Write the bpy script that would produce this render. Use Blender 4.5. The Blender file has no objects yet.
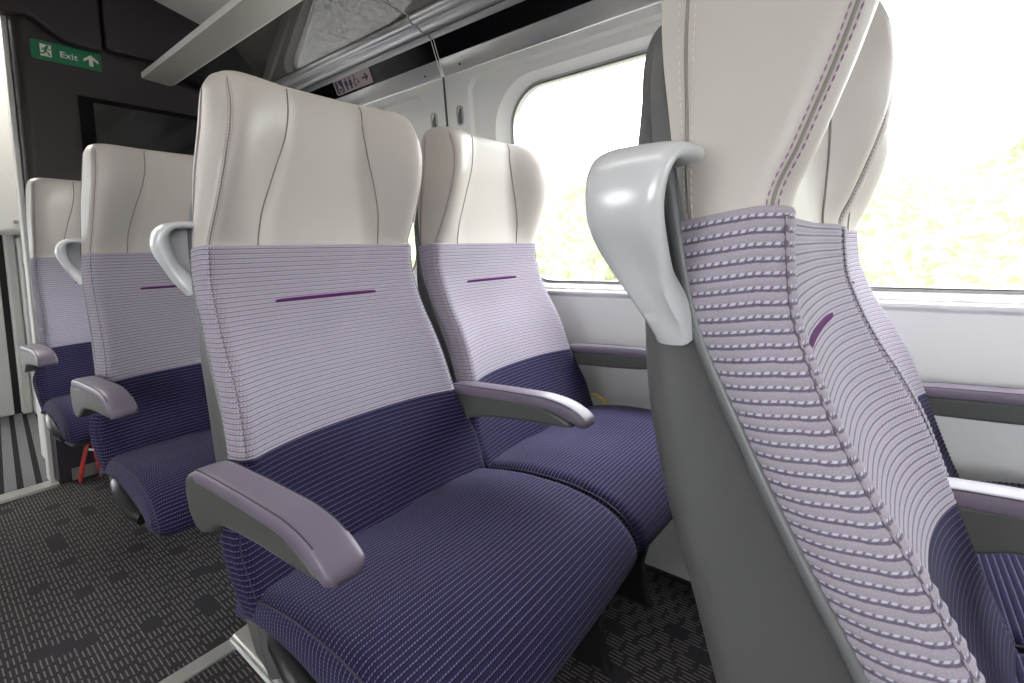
import bpy, math, random
import numpy as np
from mathutils import Vector, Matrix
random.seed(4)
rng = np.random.default_rng(4)
scene = bpy.context.scene
COL = scene.collection
R = math.radians

# ------------------------------------------------------------------ helpers
def link(o, parent=None):
    COL.objects.link(o)
    if parent is not None:
        o.parent = parent
    return o

def obj(name, verts, faces, mat, parent=None, uv=None, smooth=True, angle=40, bevel=0, seg=3, loc=None):
    me = bpy.data.meshes.new(name)
    me.from_pydata([tuple(map(float, v)) for v in verts], [], [tuple(int(i) for i in f) for f in faces])
    if uv is not None:
        l = me.uv_layers.new(name='UVMap')
        idx = np.zeros(len(me.loops), dtype=np.int32)
        me.loops.foreach_get('vertex_index', idx)
        l.data.foreach_set('uv', np.asarray(uv, dtype=np.float32)[idx].ravel())
    for m in (mat if isinstance(mat, (list, tuple)) else [mat]):
        me.materials.append(m)
    if smooth:
        me.shade_smooth()
        if angle is not None:
            me.set_sharp_from_angle(angle=R(angle))
    me.update()
    o = bpy.data.objects.new(name, me)
    link(o, parent)
    if loc:
        o.location = loc
    if bevel:
        b = o.modifiers.new('Bevel', 'BEVEL')
        b.width = bevel; b.segments = seg; b.limit_method = 'ANGLE'; b.angle_limit = R(30)
        b.harden_normals = False
    return o

class MB:
    def __init__(s):
        s.v = []; s.f = []; s.uv = []
    def add(s, v, f, uv=None):
        n = len(s.v)
        s.v += [tuple(p) for p in v]
        s.f += [tuple(i + n for i in q) for q in f]
        s.uv += list(uv) if uv is not None else [(0, 0)] * len(v)
        return s
    def box(s, x0, x1, y0, y1, z0, z1):
        v = [(x, y, z) for x in (x0, x1) for y in (y0, y1) for z in (z0, z1)]
        f = [(0, 1, 3, 2), (4, 6, 7, 5), (0, 4, 5, 1), (2, 3, 7, 6), (0, 2, 6, 4), (1, 5, 7, 3)]
        return s.add(v, f)
    def prism(s, poly, a0, a1, axis):
        """extrude a 2D polygon along axis 'x' (poly=(y,z)), 'y' (poly=(x,z)) or 'z' (poly=(x,y))"""
        n = len(poly)
        def P(p, a):
            return {'x': (a, p[0], p[1]), 'y': (p[0], a, p[1]), 'z': (p[0], p[1], a)}[axis]
        v = [P(p, a0) for p in poly] + [P(p, a1) for p in poly]
        f = [tuple(range(n))[::-1], tuple(range(n, 2 * n))]
        f += [(i, (i + 1) % n, n + (i + 1) % n, n + i) for i in range(n)]
        return s.add(v, f)
    def grid(s, P, uv=None, closed_u=False):
        """P[nv][nu] -> quads"""
        P = np.asarray(P, float)
        nv, nu = P.shape[:2]
        f = []
        for j in range(nv - 1):
            for i in range(nu if closed_u else nu - 1):
                k = (i + 1) % nu
                f.append((j * nu + i, j * nu + k, (j + 1) * nu + k, (j + 1) * nu + i))
        u = None if uv is None else np.asarray(uv).reshape(-1, 2).tolist()
        return s.add(P.reshape(-1, 3).tolist(), f, u)
    def tube(s, pts, r, n=8, caps=True, ry=None):
        pts = [Vector(p) for p in pts]
        rs = r if isinstance(r, (list, tuple)) else [r] * len(pts)
        rows = []
        up = Vector((0, 0, 1))
        for i, p in enumerate(pts):
            t = (pts[min(i + 1, len(pts) - 1)] - pts[max(i - 1, 0)]).normalized()
            a = t.cross(up)
            if a.length < 1e-3:
                a = t.cross(Vector((1, 0, 0)))
            a.normalize(); b = t.cross(a).normalized()
            rows.append([tuple(p + a * math.cos(2 * math.pi * k / n) * rs[i] + b * math.sin(2 * math.pi * k / n) * (ry or rs[i])) for k in range(n)])
        n0 = len(s.v)
        s.grid(rows, closed_u=True)
        if caps:
            s.f.append(tuple(n0 + k for k in range(n))[::-1])
            m = n0 + (len(pts) - 1) * n
            s.f.append(tuple(m + k for k in range(n)))
        return s
    def build(s, name, mat, parent=None, use_uv=False, **k):
        return obj(name, s.v, s.f, mat, parent, uv=s.uv if use_uv else None, **k)

def empty(name, loc=(0, 0, 0)):
    o = bpy.data.objects.new(name, None)
    o.empty_display_size = 0.05
    o.location = loc
    return link(o)

def tag(o, label=None, cat=None, group=None, kind=None):
    if label: o['label'] = label
    if cat: o['category'] = cat
    if group: o['group'] = group
    if kind: o['kind'] = kind
    return o

def struct(o, label, cat):
    return tag(o, label, cat, kind='structure')

def copy_tree(o, parent=None):
    c = o.copy()
    COL.objects.link(c)
    if parent is not None:
        c.parent = parent
    for ch in list(o.children):
        copy_tree(ch, c)
    return c

def pch(xs, ys):
    """monotone cubic interpolation; xs increasing"""
    xs = np.array(xs, float); ys = np.array(ys, float)
    h = np.diff(xs); d = np.diff(ys) / h
    m = np.zeros_like(ys)
    m[0], m[-1] = d[0], d[-1]
    for i in range(1, len(xs) - 1):
        if d[i - 1] * d[i] > 0:
            w1 = 2 * h[i] + h[i - 1]; w2 = h[i] + 2 * h[i - 1]
            m[i] = (w1 + w2) / (w1 / d[i - 1] + w2 / d[i])
    def f(x):
        x = min(max(x, xs[0]), xs[-1])
        i = int(min(max(np.searchsorted(xs, x) - 1, 0), len(xs) - 2))
        t = (x - xs[i]) / h[i]
        return float((1 + 2 * t) * (1 - t) ** 2 * ys[i] + t * (1 - t) ** 2 * h[i] * m[i] + t * t * (3 - 2 * t) * ys[i + 1] + t * t * (t - 1) * h[i] * m[i + 1])
    return f

def sstep(t):
    t = min(max(t, 0.0), 1.0)
    return t * t * (3 - 2 * t)

# ------------------------------------------------------------------ materials
class NT:
    def __init__(s, name):
        s.m = bpy.data.materials.new(name); s.m.use_nodes = True
        s.t = s.m.node_tree; s.t.nodes.clear()
        s.out = s.n('ShaderNodeOutputMaterial')
    def n(s, typ, **k):
        nd = s.t.nodes.new(typ)
        for a, v in k.items():
            if a.startswith('i_'):
                nd.inputs[a[2:].replace('_', ' ')].default_value = v
            else:
                setattr(nd, a, v)
        return nd
    def l(s, a, b):
        s.t.links.new(a, b)
    def math(s, op, a, b=None, c=None, clamp=False):
        nd = s.n('ShaderNodeMath', operation=op, use_clamp=clamp)
        for i, v in enumerate((a, b, c)):
            if v is None: continue
            if isinstance(v, (int, float)): nd.inputs[i].default_value = v
            else: s.l(v, nd.inputs[i])
        return nd.outputs[0]
    def mix(s, fac, a, b):
        nd = s.n('ShaderNodeMix', data_type='RGBA')
        for sock, v in ((nd.inputs[0], fac), (nd.inputs[6], a), (nd.inputs[7], b)):
            if isinstance(v, (int, float)): sock.default_value = v
            elif isinstance(v, (tuple, list)): sock.default_value = (*v, 1) if len(v) == 3 else v
            else: s.l(v, sock)
        return nd.outputs[2]
    def bsdf(s, **k):
        b = s.n('ShaderNodeBsdfPrincipled')
        for a, v in k.items():
            b.inputs[a.replace('_', ' ')].default_value = v
        s.l(b.outputs[0], s.out.inputs[0])
        return b

def plain(name, col, rough=0.5, metal=0.0, noise=0.0, nscale=40.0, bump=0.0, bscale=300.0, spec=0.5, coat=0.0, sheen=0.0):
    t = NT(name)
    b = t.bsdf(Base_Color=(*col, 1), Roughness=rough, Metallic=metal, Specular_IOR_Level=spec, Coat_Weight=coat, Sheen_Weight=sheen)
    tc = t.n('ShaderNodeTexCoord')
    if noise:
        nz = t.n('ShaderNodeTexNoise', i_Scale=nscale, i_Detail=3.0)
        t.l(tc.outputs['Object'], nz.inputs['Vector'])
        mx = t.mix(nz.outputs['Fac'], tuple(c * (1 - noise) for c in col), tuple(min(c * (1 + noise), 1) for c in col))
        t.l(mx, b.inputs['Base Color'])
    if bump:
        n2 = t.n('ShaderNodeTexNoise', i_Scale=bscale, i_Detail=2.0)
        t.l(tc.outputs['Object'], n2.inputs['Vector'])
        bp = t.n('ShaderNodeBump', i_Strength=bump, i_Distance=0.001)
        t.l(n2.outputs['Fac'], bp.inputs['Height'])
        t.l(bp.outputs[0], b.inputs['Normal'])
    return t.m

RIB = 0.0085
def rib_fabric(name, base, light, dark, fuzz=0.25):
    t = NT(name)
    b = t.bsdf(Roughness=0.92, Specular_IOR_Level=0.15, Sheen_Weight=fuzz, Sheen_Roughness=0.5)
    uvn = t.n('ShaderNodeUVMap')
    sp = t.n('ShaderNodeSeparateXYZ'); t.l(uvn.outputs[0], sp.inputs[0])
    nz = t.n('ShaderNodeTexNoise', i_Scale=420.0, i_Detail=1.0); t.l(uvn.outputs[0], nz.inputs['Vector'])
    wob = t.math('MULTIPLY', t.math('SUBTRACT', nz.outputs['Fac'], 0.5), 0.10)
    v = t.math('ADD', t.math('DIVIDE', sp.outputs[1], RIB), wob)
    fr = t.math('FRACT', v); row = t.math('FLOOR', v)
    # groove (thread row) centred at 0.8
    d = t.math('ABSOLUTE', t.math('SUBTRACT', fr, 0.78))
    g = t.n('ShaderNodeMapRange', interpolation_type='SMOOTHSTEP')
    t.l(d, g.inputs['Value']); g.inputs['From Min'].default_value = 0.24; g.inputs['From Max'].default_value = 0.16
    u = t.math('ADD', t.math('ADD', t.math('DIVIDE', sp.outputs[0], 0.0044), t.math('MULTIPLY', row, 0.37)), t.math('MULTIPLY', fr, 1.3))
    du = t.math('ABSOLUTE', t.math('SUBTRACT', t.math('FRACT', u), 0.5))
    dash = t.n('ShaderNodeMapRange', interpolation_type='SMOOTHSTEP')
    t.l(du, dash.inputs['Value']); dash.inputs['From Min'].default_value = 0.42; dash.inputs['From Max'].default_value = 0.20
    n2 = t.n('ShaderNodeTexNoise', i_Scale=900.0, i_Detail=2.0); t.l(uvn.outputs[0], n2.inputs['Vector'])
    n3 = t.n('ShaderNodeTexNoise', i_Scale=9.0, i_Detail=3.0); t.l(uvn.outputs[0], n3.inputs['Vector'])
    bb = t.mix(n2.outputs['Fac'], tuple(c * 0.72 for c in base), tuple(min(1, c * 1.28) for c in base))
    bb = t.mix(t.math('MULTIPLY', n3.outputs['Fac'], 0.25), bb, tuple(c * 0.8 for c in base))
    up_ = t.n('ShaderNodeMapRange', interpolation_type='SMOOTHSTEP')
    t.l(fr, up_.inputs['Value']); up_.inputs['From Min'].default_value = 0.82; up_.inputs['From Max'].default_value = 0.74
    lit = t.math('MULTIPLY', t.math('ADD', t.math('MULTIPLY', dash.outputs[0], 0.85), 0.15), up_.outputs[0])
    th = t.mix(lit, dark, light)  # dark threads, plus groove shade painted under the pale stitches
    t.l(t.mix(g.outputs[0], bb, th), b.inputs['Base Color'])
    h = t.math('ADD', t.math('SUBTRACT', 1.0, g.outputs[0]), t.math('MULTIPLY', t.math('MULTIPLY', g.outputs[0], dash.outputs[0]), 0.7))
    h = t.math('ADD', h, t.math('MULTIPLY', n2.outputs['Fac'], 0.35))
    bp = t.n('ShaderNodeBump', i_Strength=0.7, i_Distance=0.0009)
    t.l(h, bp.inputs['Height']); t.l(bp.outputs[0], b.inputs['Normal'])
    return t.m

def glassy(name, tint, ior=1.5, refl=1.0):
    t = NT(name)
    tr = t.n('ShaderNodeBsdfTransparent'); tr.inputs[0].default_value = (*tint, 1)
    gl = t.n('ShaderNodeBsdfGlossy'); gl.inputs['Roughness'].default_value = 0.02
    gl.inputs['Color'].default_value = (refl, refl, refl, 1)
    fr = t.n('ShaderNodeFresnel'); ge = t.n('ShaderNodeNewGeometry')   # same reflectance from both faces of the thin pane
    t.l(t.math('POWER', ior, t.math('SUBTRACT', 1.0, t.math('MULTIPLY', ge.outputs['Backfacing'], 2.0))), fr.inputs[0])
    mx = t.n('ShaderNodeMixShader')
    t.l(fr.outputs[0], mx.inputs[0]); t.l(tr.outputs[0], mx.inputs[1]); t.l(gl.outputs[0], mx.inputs[2])
    t.l(mx.outputs[0], t.out.inputs[0])
    return t.m

def emit(name, col, s):
    t = NT(name)
    e = t.n('ShaderNodeEmission'); e.inputs[0].default_value = (*col, 1); e.inputs[1].default_value = s
    t.l(e.outputs[0], t.out.inputs[0])
    return t.m

def carpet_mat():
    t = NT('dash_carpet')
    b = t.bsdf(Roughness=0.95, Specular_IOR_Level=0.1)
    tc = t.n('ShaderNodeTexCoord'); sp = t.n('ShaderNodeSeparateXYZ'); t.l(tc.outputs['Object'], sp.inputs[0])
    x, y = sp.outputs[0], sp.outputs[1]
    colw = 0.0105
    yy = t.math('DIVIDE', y, colw); ci = t.math('FLOOR', yy); cf = t.math('FRACT', yy)
    line = t.n('ShaderNodeMapRange', interpolation_type='SMOOTHSTEP')
    t.l(t.math('ABSOLUTE', t.math('SUBTRACT', cf, 0.5)), line.inputs['Value'])
    line.inputs['From Min'].default_value = 0.22; line.inputs['From Max'].default_value = 0.08
    # dash blocks: groups of four columns share a stagger
    blk = t.math('FLOOR', t.math('DIVIDE', ci, 4.0))
    xx = t.math('ADD', t.math('DIVIDE', x, 0.048), t.math('MULTIPLY', blk, 0.5))
    ri = t.math('FLOOR', xx); rf = t.math('FRACT', xx)
    cmb = t.n('ShaderNodeCombineXYZ'); t.l(blk, cmb.inputs[0]); t.l(ri, cmb.inputs[1])
    wn = t.n('ShaderNodeTexWhiteNoise', noise_dimensions='2D'); t.l(cmb.outputs[0], wn.inputs['Vector'])
    cm2 = t.n('ShaderNodeCombineXYZ'); t.l(ci, cm2.inputs[0]); t.l(ri, cm2.inputs[1])
    wn2 = t.n('ShaderNodeTexWhiteNoise', noise_dimensions='2D'); t.l(cm2.outputs[0], wn2.inputs['Vector'])
    ln = t.math('ADD', 0.25, t.math('MULTIPLY', wn2.outputs['Value'], 0.22))
    dash = t.math('LESS_THAN', t.math('ABSOLUTE', t.math('SUBTRACT', rf, 0.5)), ln)
    on = t.math('MULTIPLY', dash, t.math('GREATER_THAN', wn.outputs['Value'], 0.10))
    fz = t.n('ShaderNodeTexNoise', i_Scale=260.0, i_Detail=2.0); t.l(tc.outputs['Object'], fz.inputs['Vector'])
    mk = t.math('MULTIPLY', t.math('MULTIPLY', on, line.outputs[0]), t.math('MULTIPLY', t.math('ADD', fz.outputs['Fac'], 0.3), 1.1), clamp=True)
    base = t.mix(fz.outputs['Fac'], (0.018, 0.017, 0.019), (0.064, 0.060, 0.066))
    big = t.n('ShaderNodeTexNoise', i_Scale=2.2, i_Detail=2.0); t.l(tc.outputs['Object'], big.inputs['Vector'])
    dc = t.mix(big.outputs['Fac'], (0.15, 0.133, 0.125), (0.26, 0.23, 0.212))
    t.l(t.mix(mk, base, dc), b.inputs['Base Color'])
    bp = t.n('ShaderNodeBump', i_Strength=0.7, i_Distance=0.002)
    t.l(fz.outputs['Fac'], bp.inputs['Height']); t.l(bp.outputs[0], b.inputs['Normal'])
    return t.m

def stripe_mat():
    t = NT('striped_mat')
    b = t.bsdf(Roughness=0.95, Specular_IOR_Level=0.1)
    tc = t.n('ShaderNodeTexCoord'); sp = t.n('ShaderNodeSeparateXYZ'); t.l(tc.outputs['Object'], sp.inputs[0])
    w = t.math('ADD', t.math('MULTIPLY', sp.outputs[1], 1 / 0.062), t.math('MULTIPLY', sp.outputs[0], 0.08 / 0.062))
    m = t.math('LESS_THAN', t.math('FRACT', w), 0.36)
    fz = t.n('ShaderNodeTexNoise', i_Scale=180.0, i_Detail=2.0); t.l(tc.outputs['Object'], fz.inputs['Vector'])
    g = t.mix(fz.outputs['Fac'], (0.06, 0.062, 0.065), (0.26, 0.26, 0.265))
    t.l(t.mix(m, g, (0.02, 0.02, 0.022)), b.inputs['Base Color'])
    return t.m

def speckle_mat(name, c0, c1, c2, scale, rough=0.9):
    t = NT(name)
    b = t.bsdf(Roughness=rough, Specular_IOR_Level=0.2)
    tc = t.n('ShaderNodeTexCoord')
    vo = t.n('ShaderNodeTexVoronoi', i_Scale=scale); t.l(tc.outputs['Object'], vo.inputs['Vector'])
    nz = t.n('ShaderNodeTexNoise', i_Scale=scale * 0.35, i_Detail=4.0); t.l(tc.outputs['Object'], nz.inputs['Vector'])
    sx = t.n('ShaderNodeSeparateXYZ'); t.l(vo.outputs['Color'], sx.inputs[0])
    c = t.mix(sx.outputs[0], c0, c1)
    k = t.n('ShaderNodeMapRange'); t.l(nz.outputs['Fac'], k.inputs['Value'])
    k.inputs['From Min'].default_value = 0.45; k.inputs['From Max'].default_value = 0.65
    t.l(t.mix(k.outputs[0], c, c2), b.inputs['Base Color'])
    bp = t.n('ShaderNodeBump', i_Strength=0.6, i_Distance=0.02)
    t.l(vo.outputs['Distance'], bp.inputs['Height']); t.l(bp.outputs[0], b.inputs['Normal'])
    return t.m

M = {}
M['leather'] = plain('beige_leather', (0.475, 0.437, 0.405), 0.42, noise=0.04, nscale=9, bump=0.12, bscale=700)
M['lav'] = rib_fabric('lavender_rib_fabric', (0.345, 0.310, 0.362), (0.54, 0.51, 0.60), (0.14, 0.118, 0.17), 0.12)
M['navy'] = rib_fabric('navy_rib_fabric', (0.0185, 0.0145, 0.052), (0.145, 0.135, 0.285), (0.006, 0.005, 0.018), 0.08)
M['purple'] = plain('purple_thread', (0.085, 0.014, 0.10), 0.8, spec=0.05)
M['mauve_thread'] = plain('mauve_thread', (0.30, 0.17, 0.28), 0.7)
M['pale_thread'] = plain('pale_thread', (0.62, 0.58, 0.56), 0.7)
M['seam'] = plain('seam_thread', (0.22, 0.20, 0.185), 0.7)  # one even dull brown for the headrest seam cords
M['dark_seam'] = plain('dark_seam_cord', (0.045, 0.038, 0.06), 0.8)
M['grey_seam'] = plain('grey_mauve_seam_cord', (0.13, 0.11, 0.145), 0.8)
M['shell'] = plain('grey_moulded_plastic', (0.088, 0.087, 0.088), 0.42, bump=0.25, bscale=900)
M['edge'] = plain('shell_edge_plastic', (0.12, 0.124, 0.128), 0.35, bump=0.15, bscale=900)
M['silver'] = plain('silver_painted_plastic', (0.56, 0.57, 0.585), 0.28, metal=0.1, coat=0.2)
M['pad'] = plain('mauve_leather_pad', (0.165, 0.138, 0.185), 0.40, bump=0.12, bscale=800)
M['arm'] = plain('olive_grey_arm_plastic', (0.085, 0.087, 0.081), 0.36)
M['black'] = plain('black_plastic', (0.014, 0.014, 0.016), 0.38)
M['darkgrey'] = plain('dark_grey_plastic', (0.045, 0.045, 0.048), 0.5)
M['alu'] = plain('satin_aluminium', (0.45, 0.44, 0.42), 0.38, metal=0.7)
M['wall'] = plain('cream_wall_laminate', (0.85, 0.845, 0.825), 0.38)
M['lower'] = plain('pale_grey_lower_panel', (0.86, 0.865, 0.87), 0.42)
M['trim'] = plain('silver_trim', (0.54, 0.54, 0.55), 0.30, metal=0.65)
M['blackgloss'] = plain('black_gloss_panel', (0.005, 0.005, 0.007), 0.12, spec=0.10)
M['aubergine'] = plain('aubergine_laminate', (0.029, 0.0185, 0.0235), 0.42, bump=0.05, bscale=500)
M['auberlow'] = plain('aubergine_lower_laminate', (0.034, 0.028, 0.042), 0.5)
M['ceiling'] = plain('light_grey_ceiling', (0.74, 0.735, 0.72), 0.5)
M['beam'] = plain('warm_grey_rack_rail', (0.50, 0.475, 0.43), 0.38, metal=0.3)
M['beam_edge'] = plain('bright_edge_strip', (0.93, 0.93, 0.91), 0.35)
M['carpet'] = carpet_mat()
M['stripe'] = stripe_mat()
M['pane'] = glassy('window_glass', (0.98, 0.98, 0.98), 1.3, 0.8)
M['rack'] = glassy('smoked_glass_shelf', (0.46, 0.45, 0.44), 1.6, 0.9)
M['gasket'] = plain('black_gasket', (0.05, 0.055, 0.06), 0.4)
M['green'] = plain('exit_sign_green', (0.005, 0.17, 0.075), 0.45)
M['signwhite'] = plain('sign_white', (0.70, 0.69, 0.60), 0.5)
M['signpink'] = plain('sign_pale_mauve', (0.50, 0.40, 0.41), 0.5)
M['signnavy'] = plain('sign_navy', (0.03, 0.028, 0.09), 0.5)
M['red'] = plain('red_paint', (0.50, 0.012, 0.008), 0.3)
M['yellow'] = plain('yellow_plastic', (0.75, 0.48, 0.02), 0.5)
M['white'] = plain('white_laminate', (0.76, 0.76, 0.74), 0.4)
M['paper'] = plain('cream_paper', (0.75, 0.66, 0.42), 0.7)
M['blue'] = plain('pale_blue_sticker', (0.20, 0.42, 0.70), 0.5)
M['lamp'] = emit('lamp_diffuser', (1.0, 0.95, 0.88), 6.0)
M['lamp_bright'] = emit('vestibule_diffuser', (1.0, 0.96, 0.88), 16.0)
M['cove'] = emit('added_cove_glow', (1.0, 0.96, 0.90), 3.5)  # glow of the unseen strip added to brighten the cove
M['ballast'] = speckle_mat('grey_ballast', (0.05, 0.052, 0.055), (0.24, 0.235, 0.23), (0.20, 0.19, 0.175), 34)
M['bank'] = speckle_mat('sunlit_meadow', (0.16, 0.19, 0.05), (0.34, 0.33, 0.12), (0.42, 0.42, 0.22), 5)
M['hedge'] = speckle_mat('hedge_leaves', (0.092, 0.108, 0.048), (0.175, 0.182, 0.105), (0.26, 0.26, 0.205), 13)

# ------------------------------------------------------------------ train seat geometry (local: x forward, y across, z up)
XF = pch([.40, .46, .50, .58, .66, .72, .79, .847, .892, .948, .997, 1.05, 1.09, 1.15, 1.20, 1.24, 1.28, 1.32, 1.36],
         [.230, .207, .191, .158, .131, .112, .089, .062, .036, .011, -.003, -.006, .008, .029, .042, .046, .041, .024, .0])
XR = pch([.40, .50, .60, .72, .788, .856, .922, .982, 1.046, 1.10, 1.19, 1.28, 1.36],
         [.175, .14, .105, .068, .042, .006, -.026, -.051, -.064, -.073, -.083, -.083, -.076])
HW = pch([.40, .47, .54, .60, .66, .72, .90, 1.05, 1.12, 1.18, 1.25, 1.32, 1.36],
         [.245, .248, .258, .263, .246, .231, .222, .219, .2175, .2165, .212, .205, .199])
YO = pch([.40, 1.0, 1.06, 1.13, 1.20, 1.28, 1.36], [0, 0, .003, .010, .017, .023, .024])
CI = pch([.4, .9, 1.0, 1.05, 1.10, 1.17, 1.26, 1.36], [.02, .02, .05, .085, .092, .080, .063, .058])
XC = pch([.40, .55, .66, .72, .80, .90, 1.0, 1.05, 1.10, 1.18, 1.26, 1.36],
         [.205, .150, .098, .076, .042, .000, -.019, -.024, -.026, -.024, -.019, -.016])
CY = pch([1.0, 1.05, 1.10, 1.17, 1.26, 1.31, 1.36], [.130, .130, .128, .113, .088, .081, .082])
ZT = 1.352
def section(z, s, inset=0.0, rc=0.022, wingc=None, over=0.0, xfo=0.0, xro=0.0, xco=0.0):
    """point (x,y) on the padded front of the back at height z; s in [-1,1]: 0 centre, .62 start of corner, .76 end of corner, 1 rear edge"""
    a = abs(s); sg = 1 if s >= 0 else -1
    hw = HW(z) + over - inset; xf = XF(z) + over + xfo; xr = XR(z) + xro; xc = XC(z) + over + xco
    yb = hw - rc
    ci = CI(z)
    if a <= .62:
        y = yb * a / .62
        q = sstep((z - .98) / .09)
        x = xc + (xf - xc) * (q * sstep((y - ci) / (yb - ci)) + (1 - q) * (y / yb) ** 2.6)
    elif a <= .76:
        t = (a - .62) / .14 * math.pi / 2
        y = yb + rc * math.sin(t); x = xf - rc * (1 - math.cos(t))
    else:
        t = (a - .76) / .24
        y = hw + 0.004 * math.sin(math.pi * t); x = (xf - rc) + (xr - (xf - rc)) * t
    return x, sg * y + YO(z)

def s_at_y(z, y, rc=.022):
    yb = HW(z) - rc
    return .62 * y / yb

S_FR = np.concatenate([np.linspace(-1, -.76, 8)[:-1], np.linspace(-.76, -.62, 9)[:-1], np.linspace(-.62, .62, 49)[:-1], np.linspace(.62, .76, 9)[:-1], np.linspace(.76, 1, 8)])

# arc length down the front of the fabric, from its top hem
ZTOP = 1.052
_zz = np.linspace(ZTOP, .42, 600)
_xx = np.array([XF(z) for z in _zz])
_arc = np.concatenate([[0], np.cumsum(np.hypot(np.diff(_zz), np.diff(_xx)))])
def z_of_v(v): return float(np.interp(v, _arc, _zz))
def v_of_z(z): return float(np.interp(-z, -_zz, _arc))

def normals_of(P):
    du = np.gradient(P, axis=1); dv = np.gradient(P, axis=0)
    n = np.cross(dv, du); n /= (np.linalg.norm(n, axis=2, keepdims=True) + 1e-9)
    return n

def fabric_sheet(z0, z1, hem_top=False, hem_bot=False, dz=RIB / 8):
    v0, v1 = v_of_z(z0), v_of_z(z1)
    vs = np.arange(v0, v1 + dz * 0.5, dz)
    P = np.zeros((len(vs), len(S_FR), 3)); UV = np.zeros((len(vs), len(S_FR), 2))
    for j, v in enumerate(vs):
        z = z_of_v(v)
        w = .05 + .10 * sstep((z - .75) / .25)
        pts = [section(z, s, rc=.016) for s in S_FR]
        P[j, :, 0] = [p[0] for p in pts]; P[j, :, 1] = [p[1] for p in pts]; P[j, :, 2] = z
        # the top hem drops towards the rear of the flanks
        P[j, :, 2] -= .006 * np.clip((np.abs(S_FR) - .76) / .24, 0, 1) * sstep((z - .85) / .2)
        d = np.concatenate([[0], np.cumsum(np.hypot(np.diff(P[j, :, 0]), np.diff(P[j, :, 1])))])
        UV[j, :, 0] = d; UV[j, :, 1] = v
    N = normals_of(P)
    if N[len(vs) // 2, len(S_FR) // 2, 0] < 0: N = -N
    off = 0.0032 + 0.00055 * np.cos(2 * math.pi * (vs / RIB - .30))
    if hem_top:
        k = np.clip((vs - v0) / .006, 0, 1); off = off * np.sqrt(1 - (1 - k) ** 2) - .002 * (k <= 0)
    if hem_bot:
        k = np.clip((v1 - vs) / .010, 0, 1); off = off * np.sqrt(1 - (1 - k) ** 2) - .006 * (k <= 0.02)
    P = P + N * off[:, None, None]
    # rear edges tuck in
    return P, UV

def fabric_center(z, s):
    return section(z, s, rc=.016)

def stitch_line(mb, path, dash=.0038, gap=.0018, r=.0006):
    """little raised stitches along a polyline"""
    pts = [Vector(p) for p in path]
    L = [0]
    for a, b in zip(pts, pts[1:]): L.append(L[-1] + (b - a).length)
    def at(d):
        i = int(np.searchsorted(L, d)) - 1; i = min(max(i, 0), len(pts) - 2)
        t = (d - L[i]) / max(L[i + 1] - L[i], 1e-9)
        return pts[i].lerp(pts[i + 1], t)
    d = 0.001
    while d + dash < L[-1]:
        a, c = at(d), at(d + dash); m = (a + c) / 2
        mb.tube([a, m, c], [r * .5, r, r * .5], n=5)
        d += dash + gap

def head_pt(z, s, lift=0.0):
    """headrest leather surface point with rounded top already applied"""
    RT = .030
    if z > ZT - RT:
        t = min((z - (ZT - RT)) / RT, 1.0); k = 1 - math.sqrt(max(0, 1 - t * t))
    else:
        k = 0
    x, y = section(z, s, inset=RT * .55 * k, rc=.026, xfo=-.022 * k, xro=.010 * k, xco=-.014 * k)
    p = Vector((x, y, z))
    if lift:
        a = abs(s)
        n = Vector((0, math.copysign(1, s), 0)) if a > .76 else (Vector((1, 0, 0)) if a < .62 else Vector((math.cos((a - .62) / .14 * math.pi / 2), math.copysign(math.sin((a - .62) / .14 * math.pi / 2), s), 0)))
        p += n * lift
    return p

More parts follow.
